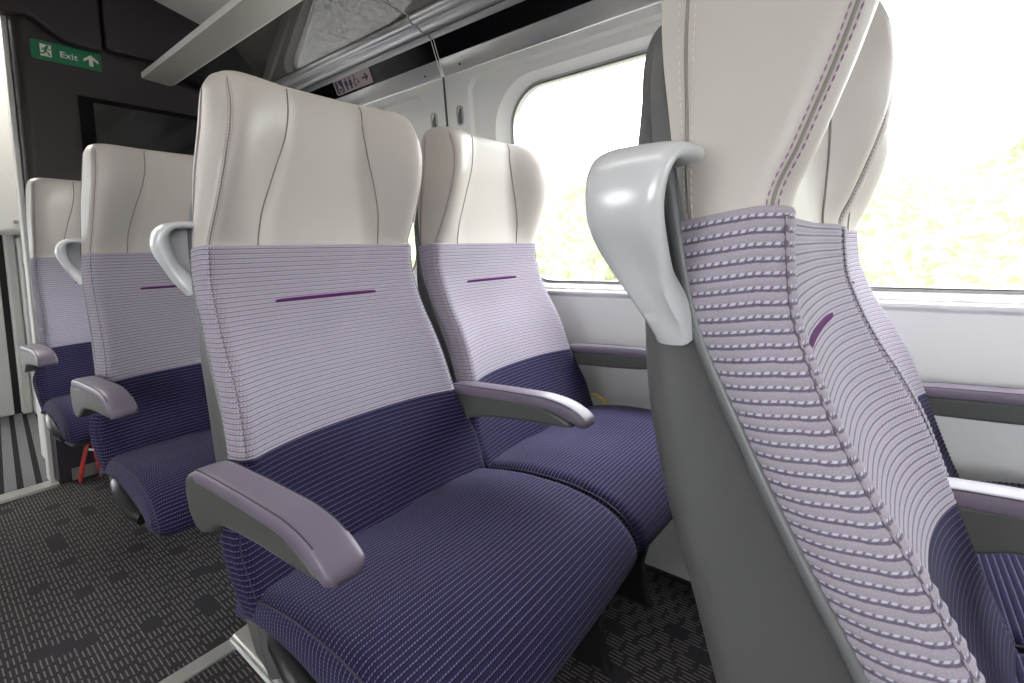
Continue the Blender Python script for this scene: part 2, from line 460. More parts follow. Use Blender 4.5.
def cushion_pieces():
    prof = [(.10, .515), (.14, .532), (.19, .546), (.25, .558), (.31, .565), (.38, .567), (.44, .561), (.485, .549), (.515, .532), (.534, .514), (.545, .496), (.549, .480), (.545, .466), (.531, .457), (.50, .454)]
    pr = np.array(prof)
    d = np.concatenate([[0], np.cumsum(np.hypot(*np.diff(pr, axis=0).T))])
    fx, fz = pch(d, pr[:, 0]), pch(d, pr[:, 1])
    L = d[-1]
    vs = np.arange(0, L, RIB / 8)
    pos = np.array([(fx(v), fz(v)) for v in vs])
    tan = np.gradient(pos, axis=0); tan /= np.linalg.norm(tan, axis=1, keepdims=True)
    nrm = np.stack([-tan[:, 1], tan[:, 0]], 1)
    hw, rr = .2565, .030
    na, ns, nt = 8, 5, 40
    rows, uvs = [], []
    for j, v in enumerate(vs):
        t = v / L
        dep = .012 + .050 * sstep(t * 1.5)
        if t > .8: dep *= 1 - .8 * sstep((t - .8) / .2)
        lat = []
        for i in range(ns): lat.append((-1, 'side', 1 - i / ns))
        for i in range(na): lat.append((-1, 'arc', 1 - i / na))
        for i in range(nt + 1): lat.append((0, 'top', -1 + 2 * i / nt))
        for i in range(1, na + 1): lat.append((1, 'arc', i / na))
        for i in range(1, ns + 1): lat.append((1, 'side', i / ns))
        row = []
        for sg, kind, q in lat:
            if kind == 'top':
                y = q * (hw - rr); o = .006 * (1 - q * q) - .006 * math.exp(-(q / .5) ** 2) * sstep((.75 - t) / .3) * 1.6
            elif kind == 'arc':
                a = q * math.pi / 2; y = sg * (hw - rr + rr * math.sin(a)); o = -rr * (1 - math.cos(a))
            else:
                y = sg * (hw + .003 * math.sin(math.pi * q) - .010 * q * q); o = -rr - dep * q
            o += .0005 * math.cos(2 * math.pi * (v / RIB - .30))
            row.append((pos[j, 0] + nrm[j, 0] * o, y, pos[j, 1] + nrm[j, 1] * o))
        rows.append(row)
        r = np.array(row); du = np.concatenate([[0], np.cumsum(np.linalg.norm(np.diff(r, axis=0), axis=1))])
        uvs.append(np.stack([du, np.full(len(row), v)], 1))
    crest = []
    for j in range(0, len(vs), 8):
        o = -rr * (1 - math.cos(.9)) + .0012
        crest.append((pos[j, 0] + nrm[j, 0] * o, hw - rr + rr * math.sin(.9), pos[j, 1] + nrm[j, 1] * o))
    return np.array(rows), np.array(uvs), crest

def armrest(parent, yc, w=.056, hub=True, label=None):
    """swing armrest: olive grey moulded beam with a stitched mauve pad"""
    m = MB()
    if hub:
        poly = [(.030, .668), (.034, .690), (.048, .702), (.066, .706), (.095, .703), (.16, .708), (.26, .713), (.34, .712), (.385, .702), (.405, .694),
                (.417, .684), (.405, .681), (.36, .677), (.28, .672), (.21, .664), (.165, .657), (.135, .645), (.110, .628), (.085, .619), (.060, .622), (.040, .640)]
    else:
        poly = [(.060, .700), (.16, .706), (.26, .711), (.34, .713), (.385, .709), (.405, .700), (.417, .690), (.40, .684), (.33, .674), (.24, .668), (.14, .664), (.060, .664)]
    m.prism(poly, yc - w * .40, yc + w * .40, 'y')
    b = m.build('armrest', M['arm'], parent, bevel=.006, seg=3, angle=50)
    # pad lofted along the top
    st = [(.082, .698, .022), (.088, .704, .025), (.11, .708, .027), (.18, .712, .028), (.27, .716, .028), (.34, .7175, .029), (.380, .7135, .031), (.405, .707, .032), (.425, .699, .030), (.440, .691, .024), (.446, .688, .015)]
    xs = [s[0] for s in st]
    d = np.concatenate([[0], np.cumsum([math.hypot(st[i + 1][0] - st[i][0], st[i + 1][1] - st[i][1]) for i in range(len(st) - 1)])])
    fX, fZ, fH = pch(d, xs), pch(d, [s[1] for s in st]), pch(d, [s[2] for s in st])
    rows = []; seamL = []; seamR = []
    nn = 46; top = []
    for j in range(nn + 1):
        q = d[-1] * j / nn
        e = 1e-3
        tx, tz = fX(q + e) - fX(q - e), fZ(q + e) - fZ(q - e); l = math.hypot(tx, tz) or 1; tx /= l; tz /= l
        nx, nz = -tz, tx
        h = fH(q); hw = w / 2
        endk = min(1, min(q, d[-1] - q) / .010); sc = .72 + .28 * math.sqrt(max(0, 1 - (1 - endk) ** 2))
        cx, cz = fX(q) , fZ(q)
        ring = []
        # superellipse section; z offset from -h*.55 to +h*.45
        for k in range(24):
            a = 2 * math.pi * k / 24
            ca, sa = math.cos(a), math.sin(a)
            yy = hw * sc * math.copysign(abs(ca) ** .42, ca); oo = h * .45 * sc * math.copysign(abs(sa) ** .5, sa)
            ring.append((cx + nx * oo, yc + yy, cz + nz * oo + .004))
        rows.append(ring)
        a = R(47); 
        for lst, sg in ((seamL, -1), (seamR, 1)):
            yy = sg * hw * sc * abs(math.cos(a)) ** .42; oo = h * .45 * sc * abs(math.sin(a)) ** .5
            lst.append((cx + nx * oo, yc + yy, cz + nz * oo + .004))
    pm = MB(); pm.grid(rows, closed_u=True)
    pm.f.append(tuple(range(24))[::-1]); pm.f.append(tuple(nn * 24 + k for k in range(24)))
    p = pm.build('arm_pad', M['pad'], b, angle=55)
    sm = MB(); sm.tube(seamL[2:-5], .0010, 6); sm.tube(seamR[2:-5], .0010, 6)
    sm.build('pad_seam', M['dark_seam'], b)
    return b

def make_seat(kind):
    root = empty('train_seat')
    # --- headrest
    zs = list(np.linspace(1.03, 1.32, 44)) + [1.32 + .032 * math.sin(a) for a in np.linspace(0, math.pi / 2, 13)[1:]]
    P, UV = [], []
    for z in zs:
        row = [head_pt(min(z, ZT - 1e-6), s) for s in S_FR]
        P.append(row)
    last = P[-1]
    xr = last[0].x
    for k in (.25, .5, .75, 1.0):      # close the crown back to the shell
        P.append([Vector((p.x + (xr - p.x) * k, p.y * (1 - .02 * k), ZT + .003 * math.sin(math.pi * k))) for p in last])
    end = P[-1]
    for dz, dx in ((.006, -.008), (.02, -.013), (.06, -.016), (.14, -.016), (.22, -.010)):
        P.append([Vector((p.x + dx, p.y, ZT - dz)) for p in end])
    hm = MB(); hm.grid([[tuple(p) for p in r] for r in P])
    head = hm.build('headrest', M['leather'], root, angle=None)
    # S-curved panel seams
    for sg in (-1, 1):
        pts = []
        for z in np.linspace(1.04, 1.345, 50):
            pts.append(head_pt(z, sg * s_at_y(z, CY(z), .026), .0006))
        MB().tube(pts, .0014, 6).build('panel_seam', M['seam'], head)
    # side stitching: rear pair and front pair with a seam between
    for sg in (-1, 1):
        for nm, s0, mat in (('rear_stitching', .955, M['pale_thread']), ('front_stitching', .690, M['mauve_thread'])):
            mb = MB(); sb = MB()
            for ds in ((-.014, .014) if s0 > .9 else (-.013, .013)):
                stitch_line(mb, [head_pt(z, sg * (s0 + ds), .0004) for z in np.linspace(1.04, 1.325, 60)])
            sb.tube([head_pt(z, sg * s0, .0001) for z in np.linspace(1.03, 1.33, 60)], .0012, 6)
            q = sb.build('side_seam', M['seam'], head)
            mb.build(nm, mat, q)
    # --- fabric back
    P, UV = fabric_sheet(ZTOP, .716, hem_top=True)
    b = MB(); b.grid(P, UV)
    up = b.build('upper_back_panel', M['lav'], root, use_uv=True, angle=None)
    tag(up, 'lavender ribbed upper back panel')
    P, UV = fabric_sheet(.716, .500, hem_bot=True)
    b = MB(); b.grid(P, UV)
    lo = b.build('lower_back_panel', M['navy'], root, use_uv=True, angle=None)
    tag(lo, 'navy ribbed lower back panel')
    for pan, za, zb in ((up, 1.046, .72), (lo, .712, .51)):
        for sg in (-1, 1):
            s0 = sg * .675
            pts = []
            for z in np.linspace(za, zb, 60):
                x, y = fabric_center(z, s0); pts.append((x + .0032, y + sg * .0014, z))
            q = MB().tube(pts, .0012, 6).build('corner_seam', M['grey_seam' if pan is up else 'dark_seam'], pan)
            mb = MB(); stitch_line(mb, [(p[0] + .0006, p[1] + sg * .0008, p[2]) for p in pts], .005, .004, .0010)
            mb.build('corner_stitching', M['lav'] if pan is up else M['navy'], q)
    # purple woven flash
    vS = v_of_z(.948); pts = []
    rows = []
    for z, o in ((.9515, .0030), (.950, .0062), (.946, .0062), (.9445, .0030)):
        rows.append([(fabric_center(z, s_at_y(z, y))[0] + o * (1 - .45 * abs(y / .11) ** 6), y, z) for y in np.linspace(-.110, .110, 24)])
    MB().grid(rows).build('woven_flash', M['purple'], up)
    # --- moulded rear shell
    XS = pch([.38, .45, .60, .73, .80, .86, .934, 1.02, 1.10, 1.16, 1.22], [.10, .065, .0, -.044, -.064, -.082, -.095, -.0985, -.098, -.096, -.094])
    HS = pch([.38, .50, .60, .72, .90, 1.02, 1.10, 1.15, 1.19, 1.21, 1.22], [.235, .238, .234, .228, .222, .217, .211, .196, .170, .140, .10])
    rows = []
    for z in list(np.linspace(.40, 1.10, 36)) + list(np.linspace(1.11, 1.22, 18)):
        hs = HS(z); xs = XS(z); xr = XR(z); row = []
        lip = sstep((1.10 - z) / .06)
        half = []
        half.append((xr + .010, hs - .006))
        half.append((xr + .002, hs + .003 * lip))
        half.append((xr - .006, hs + .004 * lip))
        d = max(xr - .012 - (xs + .02), .004)
        half.append((xr - .012, hs + .001))
        half.append((xr - .012 - d * .5, hs - .002))
        rr = .024 - .015 * sstep((z - 1.06) / .08)
        x1 = min(xs + rr, xr - .014)
        for a in np.linspace(0, math.pi / 2, 7):
            half.append((x1 - rr * math.sin(a), hs - .004 - rr * (1 - math.cos(a)) * .9))
        for k in (.8, .6, .4, .2, 0):
            half.append((x1 - rr - .022 * (1 - k ** 2) * sstep((1.16 - z) / .12), (hs - .004 - rr) * k))
        row = [(x, -y, z) for x, y in half] + [(x, y, z) for x, y in half[::-1][1:]]
        rows.append(row)
    t = rows[-1]
    rows.append([(-.085, p[1] * .6, 1.223) for p in t])
    sm = MB(); sm.grid(rows)
    shell = sm.build('back_shell', M['shell'], root, angle=55)
    for sg in (-1, 1):
        pts = [(XR(z) - .004, sg * (HS(z) + .002), z) for z in np.linspace(.50, 1.085, 60)]
        MB().tube(pts, .0045, 10).build('edge_trim', M['edge'], shell)
    # --- cushion
    rows, uvs, crest = cushion_pieces()
    c = MB(); c.grid(rows, uvs)
    cu = c.build('seat_cushion', M['navy'], root, use_uv=True, angle=None)
    for sg in (-1, 1):
        MB().tube([(p[0], sg * p[1], p[2]) for p in crest], .0016, 6).build('cushion_seam', M['dark_seam'], cu)
    pan = MB()
    pan.prism([(.06, .470), (.12, .500), (.22, .520), (.34, .532), (.45, .520), (.500, .495), (.515, .470), (.50, .450), (.44, .420), (.30, .405), (.14, .420), (.06, .44)], -.232, .232, 'y')
    pn = pan.build('seat_pan', M['darkgrey'], root, bevel=.008)
    # --- armrests and pieces that differ between the aisle and the window seat
    if kind == 'aisle':
        armrest(root, -.2665, w=.048)
        armrest(root, .2575, w=.046)
        hc = MB()
        pts = [(.200, -.238, .486), (.225, -.240, .490), (.27, -.241, .478), (.31, -.241, .464), (.35, -.240, .450), (.372, -.238, .442)]
        hc.tube(pts, [.012, .021, .025, .025, .020, .010], n=14, ry=.016)
        hc.build('hinge_cover', M['black'], pn)
        handle(root)
        legs = (.17,)
    else:
        armrest(root, .262, w=.054, hub=False)
        legs = (-.06, .20)
    for y in legs:
        lm = MB()
        poly = [(.12, .415), (.42, .415), (.44, .35), (.40, .27), (.36, .12), (.37, .03), (.39, .0), (-.02, .0), (.0, .03), (.07, .12), (.10, .27)]
        lm.prism(poly, y - .014, y + .014, 'y')
        lg = lm.build('leg', M['black'], root, bevel=.004)
        for zx, zz_ in ((.40, .36), (.385, .32), (.345, .20), (.335, .16)):
            hm = MB(); hm.tube([(zx - .02, y - .0155, zz_), (zx - .02, y + .0155, zz_)], .008, 10)
            hm.build('leg_bolt', M['darkgrey'], lg)
    return root

def handle(root):
    """cupped grab handle on the aisle shoulder of the shell: a wide rim band that opens forward with a dished back"""
    path = [(-.212, 1.087), (-.228, 1.0875), (-.243, 1.086), (-.2525, 1.080), (-.2575, 1.071), (-.2585, 1.060), (-.2565, 1.047), (-.251, 1.031), (-.2435, 1.015), (-.2345, .999), (-.2255, .986), (-.217, .975)]
    d = np.concatenate([[0], np.cumsum([math.hypot(path[i + 1][0] - path[i][0], path[i + 1][1] - path[i][1]) for i in range(len(path) - 1)])])
    fy, fz = pch(d, [p[0] for p in path]), pch(d, [p[1] for p in path])
    L = d[-1]; n = 48
    rows = []; rear = []
    for j in range(n + 1):
        q = L * j / n; t = j / n
        e = 1e-4
        ty, tz = fy(min(q + e, L)) - fy(max(q - e, 0)), fz(min(q + e, L)) - fz(max(q - e, 0)); l = math.hypot(ty, tz); ty /= l; tz /= l
        ny, nz = -tz, ty            # towards the inside of the loop
        if ny < 0 and t > .3: pass
        xf = -.050 - .012 * sstep((t - .0) / .5) + .008 * sstep((t - .7) / .3)
        xb = -.088 - .022 * sstep(t / .25) + .030 * sstep((t - .45) / .55)
        th = .0065 + .0045 * sstep((t - .15) / .3) + .004 * sstep((t - .6) / .3)
        cx, hx = (xf + xb) / 2, (xf - xb) / 2
        ring = []
        for k in range(20):
            a = 2 * math.pi * k / 20; ca, sa = math.cos(a), math.sin(a)
            ox = hx * math.copysign(abs(ca) ** .55, ca); oo = th * math.copysign(abs(sa) ** .8, sa)
            if sa < 0: oo += .0075 * math.exp(-((ox - hx * .25) / (hx * .38)) ** 2) * sstep((t - .45) / .25) * sstep((1 - t) / .12)
            ring.append((cx + ox, fy(q) + ny * oo, fz(q) + nz * oo))
        rows.append(ring)
        rear.append(((xb + .012), fy(q) + ny * th * .2, fz(q) + nz * th * .2))
    m = MB(); m.grid(rows, closed_u=True)
    m.f.append(tuple(range(20))[::-1]); m.f.append(tuple(n * 20 + k for k in range(20)))
    h = m.build('grab_handle', M['silver'], root, angle=60)
    g = []
    for (x, y, z) in rear:
        row = []
        for k in range(9):
            t = k / 8
            yy = y + (-.208 - y) * t
            row.append((x - .006 * math.sin(math.pi * t) + (-.075 - x) * t * t, yy, z))
        g.append(row)
    dm = MB(); dm.grid(g)
    dd = dm.build('dish', M['silver'], h, angle=None)
    s = dd.modifiers.new('Solidify', 'SOLIDIFY'); s.thickness = .004; s.offset = 0

ROWX = [-.039, -.879, -1.684, -2.520]
YA, YW = .530, 1.0445
aisle = make_seat('aisle')
window_s = make_seat('window')
aisle_labels = [
    'nearest lavender and navy seat, close at the right and seen along its grey plastic shell',
    'lavender and navy aisle seat in the middle, facing the camera with both armrests down',
    'aisle seat directly behind the big middle one, left armrest over the aisle',
    'farthest aisle seat, at the left against the dark bulkhead by the doorway']
win_labels = [
    'window seat beyond the nearest seat, at the right edge beside the bright window',
    'lavender and navy window seat next to the middle aisle seat, between it and the wall',
    'window seat hidden behind the middle aisle seat, next to the second row from the front',
    'window seat of the last row, hidden in front of the dark bulkhead']
for k in range(4):
    for proto, y, labs in ((aisle, YA, aisle_labels), (window_s, YW, win_labels)):
        o = proto if k == 0 else copy_tree(proto)
        o.location = (ROWX[k], y, 0)
        tag(o, labs[k], 'seat', 'train seats in rows of two')
for r in [o for o in COL.objects if o.parent is None and o.name.startswith('train_seat') and o.location.x < -1.2]:
    for a in [c for c in r.children if c.name.startswith('armrest')]:
        a.location.z = .016       # these rests sit a touch higher
    if r.location.x < -2:
        for g in [c for c in r.children if c.name.startswith('grab_handle')]:      # the last row has no handle
            for d in list(g.children): bpy.data.objects.remove(d)
            bpy.data.objects.remove(g)
def subtree(o):
    yield o
    for c in o.children: yield from subtree(c)
for r in [o for o in COL.objects if o.parent is None and o.name.startswith('train_seat') and o.location.x < -1.2]:
    for hd in [c for c in r.children if c.name.startswith('headrest')]:
        for q in subtree(hd):      # the two rear rows sit square, without the slight sideways set of the covers
            q.data = q.data.copy()
            for v in q.data.vertices: v.co.y -= YO(v.co.z) * (0.55 if r.location.x > -2 else 1.15)
for ch in [c for c in COL.objects if c.parent and c.name.startswith('rear_stitching')]:
    r = ch
    while r.parent: r = r.parent
    if r.location.x < -.5:
        ch.material_slots[0].link = 'OBJECT'; ch.material_slots[0].material = M['mauve_thread']

# ------------------------------------------------------------------ carriage shell
XE = -3.0           # end bulkhead
XN = 3.4            # near end, behind the camera
o = MB().box(XE - .02, XN, -1.42, 1.42, -.06, 0).build('floor', M['carpet'], smooth=False)
struct(o, 'dark carpet with short pale dashes in blocks', 'floor')

def yw(z):
    return 1.40 if z < .90 else 1.40 - (z - .90) * .070

def rrect(x0, x1, z0, z1, r, n=8):
    pts = []
    for cx, cz, a0 in ((x1 - r, z1 - r, 0), (x0 + r, z1 - r, 90), (x0 + r, z0 + r, 180), (x1 - r, z0 + r, 270)):
        for k in range(n + 1):
            a = R(a0 + 90 * k / n); pts.append((cx + r * math.cos(a), cz + r * math.sin(a)))
    return pts

def window_panel(mb, x0, x1, gx0, gx1, side=1, gz0=.917, gz1=1.592, r=.13):
    """one wall lining panel with its window opening: rings from the panel edge in to the glass"""
    rings = [
        (rrect(x0, x1, .884, 1.700, .002), 0.0),
        (rrect(gx0 - .17, gx1 + .17, .886, gz1 + .080, .055), 0.0),
        (rrect(gx0 - .158, gx1 + .158, .888, gz1 + .070, .05), .012),
        (rrect(gx0 - .058, gx1 + .058, .896, gz1 + .036, r + .045), .008),
        (rrect(gx0 - .050, gx1 + .050, .901, gz1 + .030, r + .04), .014),
        (rrect(gx0 - .012, gx1 + .012, .909, gz1 + .012, r + .01), .042),
    ]
    P = [[(x, side * (yw(z) + dy), z) for x, z in ring] for ring, dy in rings]
    if side < 0: P = [[p for p in row] for row in P]
    mb.grid(P, closed_u=True)
    return rings[-1][0]

def window_unit(n, gx0, gx1, side, label, gz0=.917, gz1=1.592, r=.13):
    o = empty('window_%d' % n, ((gx0 + gx1) / 2, side * 1.43, gz0))
    struct(o, label, 'window')
    X0, Y0, Z0 = o.location
    dyo = .042
    lp = rrect(gx0, gx1, gz0, gz1, r)
    g = MB(); g.add([(x - X0, side * (yw(z) + dyo + .006) - Y0, z - Z0) for x, z in lp], [tuple(range(len(lp)))])
    g.build('glass', M['pane'], o, smooth=False)
    a = rrect(gx0 - .014, gx1 + .014, gz0 - .010, gz1 + .014, r + .012)
    b = rrect(gx0 - .006, gx1 + .006, gz0 - .004, gz1 + .006, r + .004)
    c = rrect(gx0 + .002, gx1 - .002, gz0 + .001, gz1 - .002, r)
    rows = [[(x - X0, side * (yw(z) + dy) - Y0, z - Z0) for x, z in lst] for lst, dy in ((a, .040), (b, .036), (c, .037), (c, .060))]
    f = MB(); f.grid(rows, closed_u=True)
    f.build('window_frame', M['trim'], o)
    k = rrect(gx0 - .003, gx1 + .003, gz0 - .002, gz1 + .003, r + .002)
    gm = MB(); gm.tube([(x - X0, side * (yw(z) + .0365) - Y0, z - Z0) for x, z in k + k[:1]], .0016, 6, caps=False)
    gm.build('gasket', M['gasket'], o)
    return o

SEAM = -1.355
panels_r = [(-3.0, SEAM - .003, -2.72, -1.652), (SEAM + .003, .895, -1.066, .600), (.901, XN, 1.19, 3.10)]
w = MB()
for x0, x1, a, b in panels_r: window_panel(w, x0, x1, a, b, 1)
o = w.build('wall_right', M['wall'], angle=30)
struct(o, 'cream window-side wall lining with embossed window surrounds', 'wall')
wr = o
# small recessed pull slots either side of the panel seam
for x, z in ((-1.425, 1.545), (-1.283, 1.545)):
    lp = rrect(x - .017, x + .017, z - .037, z + .037, .014); lq = rrect(x - .012, x + .012, z - .032, z + .032, .011)
    m = MB(); m.grid([[(a, yw(c) - dy, c) for a, c in L] for L, dy in ((lp, -.002), (lp, .004), (lq, .005), (lq, -.004))], closed_u=True)
    ps = m.build('pull_slot', M['trim'], wr)
    m = MB(); m.add([(x - .012, yw(z) - .0005, z - .031), (x + .012, yw(z) - .0035, z - .031), (x + .012, yw(z) - .0035, z + .031), (x - .012, yw(z) - .0005, z + .031)], [(0, 1, 2, 3)])
    m.build('slot_recess', M['edge'], ps, smooth=False)
for x0, x1 in ((SEAM - .003, SEAM + .003), (.895, .901)):
    m = MB(); m.prism([(1.415, .884), (1.36, 1.70), (1.345, 1.70), (1.40, .884)], x0 - .001, x1 + .001, 'x')
    m.v = [(p[0], p[1] - .004 + (.03 if p[1] in (1.415, 1.36) else 0), p[2]) for p in m.v]
    m.build('panel_joint', M['gasket'], wr, smooth=False)
# lower panel and its ledge
m = MB()
m.prism([(1.395, 0), (1.395, .868), (1.385, .876), (1.385, .886), (1.402, .888), (1.43, .888), (1.43, 0)], XE, XN, 'x')
o = m.build('trim_1', M['lower'], bevel=.003)
struct(o, 'pale grey lower wall panel under the windows', 'wall panel')
o = MB().box(XE, XN, 1.383, 1.396, 0, .012).build('baseboard_right', M['darkgrey'], smooth=False)
struct(o, 'dark strip along the foot of the window wall', 'skirting')
window_unit(1, -1.066, .600, 1, 'large train window beside the middle seats, bright with sky and greenery')
window_unit(2, -2.72, -1.652, 1, 'train window farther back, glimpsed between the middle headrests')
window_unit(3, 1.19, 3.10, 1, 'train window behind the camera on the seat side')

# left wall (behind and beside the camera)
w = MB()
pl = [(-3.0, -.13, -1.30, -.55), (.50, XN, .78, 3.10)]  # unseen openings, with a blank stretch added to shade the nearest seat
for x0, x1, a, b in pl: window_panel(w, x0, x1, a, b, -1)
w.box(XE, XN, -1.43, -1.395, 0, .887); w.box(-.132, .502, -1.43, -1.372, .88, 1.71)
w.prism([(-1.345, 1.70), (-1.30, 1.85), (-1.30, 2.10), (-1.12, 2.28), (-1.13, 2.31), (-1.44, 2.31), (-1.44, 1.70)], XE, XN, 'x')
o = w.build('wall_left', M['wall'], angle=30)
struct(o, 'cream wall lining on the opposite side of the carriage', 'wall')
for i, (x0, x1, a, b) in enumerate(pl): window_unit(4 + i, a, b, -1, 'train window on the opposite side of the carriage, %s' % ('far end', 'near end')[i])

# cantrail: silver trim, black strip, silver lip (in two lengths either side of the joint)
for i, (x0, x1) in enumerate(((XE, SEAM - .004), (SEAM + .004, XN))):
    e = empty('trim_%d' % (2 + i), (x0, 1.33, 1.70))
    struct(e, ('silver and black panel strip above the far wall panel, holding the toilet sign', 'silver and black panel strip above the main window')[i], 'panel strip')
    def px(poly, name, mat, **k):
        m = MB(); m.prism([(y - 1.33, z - 1.70) for y, z in poly], 0, x1 - x0, 'x'); return m.build(name, mat, e, **k)
    px([(1.344, 1.7005), (1.340, 1.704), (1.317, 1.756), (1.318, 1.760), (1.37, 1.765), (1.37, 1.7005)], 'silver_trim', M['trim'], bevel=.002)
    px([(1.3175, 1.7585), (1.2915, 1.8245), (1.30, 1.83), (1.36, 1.83), (1.36, 1.7585)], 'black_strip', M['blackgloss'], smooth=False)
    px([(1.2935, 1.824), (1.288, 1.822), (1.280, 1.826), (1.272, 1.833), (1.268, 1.842), (1.30, 1.86), (1.33, 1.84)], 'silver_lip', M['trim'], bevel=.002)
    xe = (x1 - x0 - .004) if i == 0 else .001
    m = MB(); m.prism([(y - 1.33, z - 1.70) for y, z in [(1.339, 1.703), (1.3165, 1.7575), (1.2905, 1.8250), (1.2865, 1.8210), (1.279, 1.825), (1.30, 1.84), (1.345, 1.72)]], xe, xe + .003, 'x'); m.build('end_strip', M['beam_edge'], e, smooth=False)
    MB().tube([(SEAM + (.10 if i else -.09) - x0, .0115 - .004, .0245 + .0), (SEAM + (.10 if i else -.09) - x0, -.0015, .021)], .004, 8).build('fixing_hole', M['black'], e)

# wall above the rack, cove and ceiling
prof = [(-1.12, 2.28), (-.87, 2.348), (-.5, 2.372), (0, 2.378), (.5, 2.372), (.87, 2.348), (1.12, 2.285), (1.27, 2.22), (1.36, 2.13), (1.395, 2.0), (1.40, 1.84)]
rows = [[(x, y, z) for y, z in prof] for x in (XE - .05, -2.0, -1.0, 0, 1.0, XN)]
rows2 = [[(x, y, z + .04) for y, z in prof] for x in (XE - .05, -2.0, -1.0, 0, 1.0, XN)]
m = MB(); m.grid(rows); m.grid(rows2)
o = m.build('ceiling', M['ceiling'], angle=60)
struct(o, 'light grey curved carriage ceiling', 'ceiling')

# luggage racks
for i, (x0, x1) in enumerate(((-2.84, SEAM - .003), (SEAM + .003, XN - .05))):
    e = empty('luggage_rack', (x0, 1.05, 1.88))
    tag(e, ('smoked glass luggage rack over the far wall panel, grey rail ending near the bulkhead', 'nearer overhead luggage rack of smoked glass above the main window')[i], 'luggage rack')
    L = x1 - x0
    if i == 0:
        # rail end is rounded in plan
        pl2 = [(L, -.265)] + [(.018 - .018 * math.sin(a), -.265 + .018 - .018 * math.cos(a)) for a in np.linspace(0, math.pi / 2, 6)] + [(.018 - .018 * math.cos(a) - .022, -.136 - .018 + .018 * math.sin(a)) for a in np.linspace(0, math.pi / 2, 6)] + [(L, -.136)]
        pl2 = [(max(x, -.03), y) for x, y in pl2]
    else:
        pl2 = [(L, -.265), (0, -.265), (0, -.136), (L, -.136)]
    m = MB(); m.prism(pl2, .020, .048, 'z'); m.build('front_rail', M['beam'], e, bevel=.004, seg=2)
    m = MB(); m.box(.01, L, -.2685, -.264, .0205, .046); m.build('bright_edge', M['beam_edge'], e, bevel=.0015)
    m = MB(); m.box(.005, L, -.137, -.131, .022, .044); m.build('inner_edge', M['beam_edge'], e, bevel=.0015)
    m = MB(); m.prism([(-.138, .026), (.138, -.014), (.138, -.008), (-.138, .032)], .004, L - .004, 'x')
    m.build('glass_shelf', M['rack'], e, smooth=False)
    m = MB(); m.box(.05, L, -.225, -.195, .0485, .056); m.build('added_glow_strip', M['cove'], e, smooth=False)  # unseen glowing strip, added behind the rail to lift the cove
    # wall rail: rounded aluminium extrusion
    pr = [(.128, -.020), (.136, -.030), (.150, -.034), (.166, -.032), (.178, -.040), (.195, -.047), (.212, -.046), (.219, -.040), (.225, -.036), (.26, -.02), (.26, .02), (.128, 0)]
    m = MB(); m.prism(pr, 0, L, 'x'); m.build('wall_rail', M['trim'], e, bevel=.003, seg=2)
    MB().tube([(0, .2155, -.0445), (L, .2155, -.0445)], .0022, 6).build('dark_groove', M['gasket'], e)  # thin dark tube along the seam line of the rail

# ceiling lights along the aisle
for i in range(2):
    x = -.25 + i * 1.9
    e = empty('ceiling_light', (x, 0, 2.372))
    tag(e, ('slim ceiling light over the aisle by the middle seats', 'slim ceiling light over the aisle behind the camera')[i], 'light', 'aisle ceiling lights')
    MB().box(-.72, .72, -.085, .085, -.010, .012).build('light_frame', M['trim'], e, bevel=.003)
    MB().box(-.70, .70, -.070, .070, -.050, -.0105).build('diffuser', M['lamp'], e, smooth=False)

# near end wall behind the camera
o = MB().box(XN, XN + .05, -1.42, 1.42, -.06, 2.42).build('wall_near', M['wall'], smooth=False)
struct(o, 'cream end wall behind the camera', 'wall')

# ------------------------------------------------------------------ far bulkhead
m = MB()
rc = .045
plan = [(XE - .11, 1.45), (XE - .11, .372), (XE - rc, .372)] + [(XE - rc + rc * math.sin(a), .372 + rc - rc * math.cos(a)) for a in np.linspace(0.1, math.pi / 2, 9)] + [(XE, 1.45)]
m.prism(plan, .0, 2.42, 'z')
o = m.build('wall_far', M['aubergine'], angle=35)
struct(o, 'dark aubergine bulkhead at the end of the carriage', 'wall')
m = MB(); m.prism([(XE + .004 if x > XE - .02 else x + .002, y - .004 if y < .5 else y) for x, y in plan], .02, .44, 'z')
m.build('lower_lining', M['auberlow'], o, angle=35)
MB().prism([(.420, .0), (1.30, .0), (1.30, .058), (.420, .058)], XE + .004, XE + .016, 'x').build('kick_plate', M['alu'], o, bevel=.004)
MB().box(XE - .13, XE - .055, .352, .371, 0, 2.42).build('door_jamb', M['white'], o, bevel=.004)
m = MB(); m.prism([(XE - .11, -1.45), (XE - .11, -.372), (XE, -.372), (XE, -1.45)], 0, 2.42, 'z')
m.box(XE - .11, XE - .02, -.38, .38, 2.12, 2.42)
o2 = m.build('wall_far_left', M['aubergine'], bevel=.01)
struct(o2, 'dark bulkhead across the aisle and over the doorway', 'wall')
# overhead fascia, two panels with a gap
for i, poly in enumerate(([(.30, 2.100), (.36, 2.090), (.417, 2.110), (.440, 2.100), (.516, 2.042), (.548, 2.026), (.58, 2.023), (.672, 2.023), (.672, 2.42), (.30, 2.42)],
                          [(.684, 2.046), (.70, 2.036), (1.42, 2.036), (1.42, 2.42), (.684, 2.42)])):
    m = MB(); m.prism(poly, XE - .01, XE + .05, 'x')
    o = m.build('fascia_panel', M['aubergine'], bevel=.010, seg=3)
    tag(o, ('dark overhead fascia above the exit sign with a swept lower edge', 'dark overhead fascia above the black screen, right of the vertical gap')[i], 'fascia panel')
    o['kind'] = 'structure'
    o.name = 'trim_%d' % (4 + i)
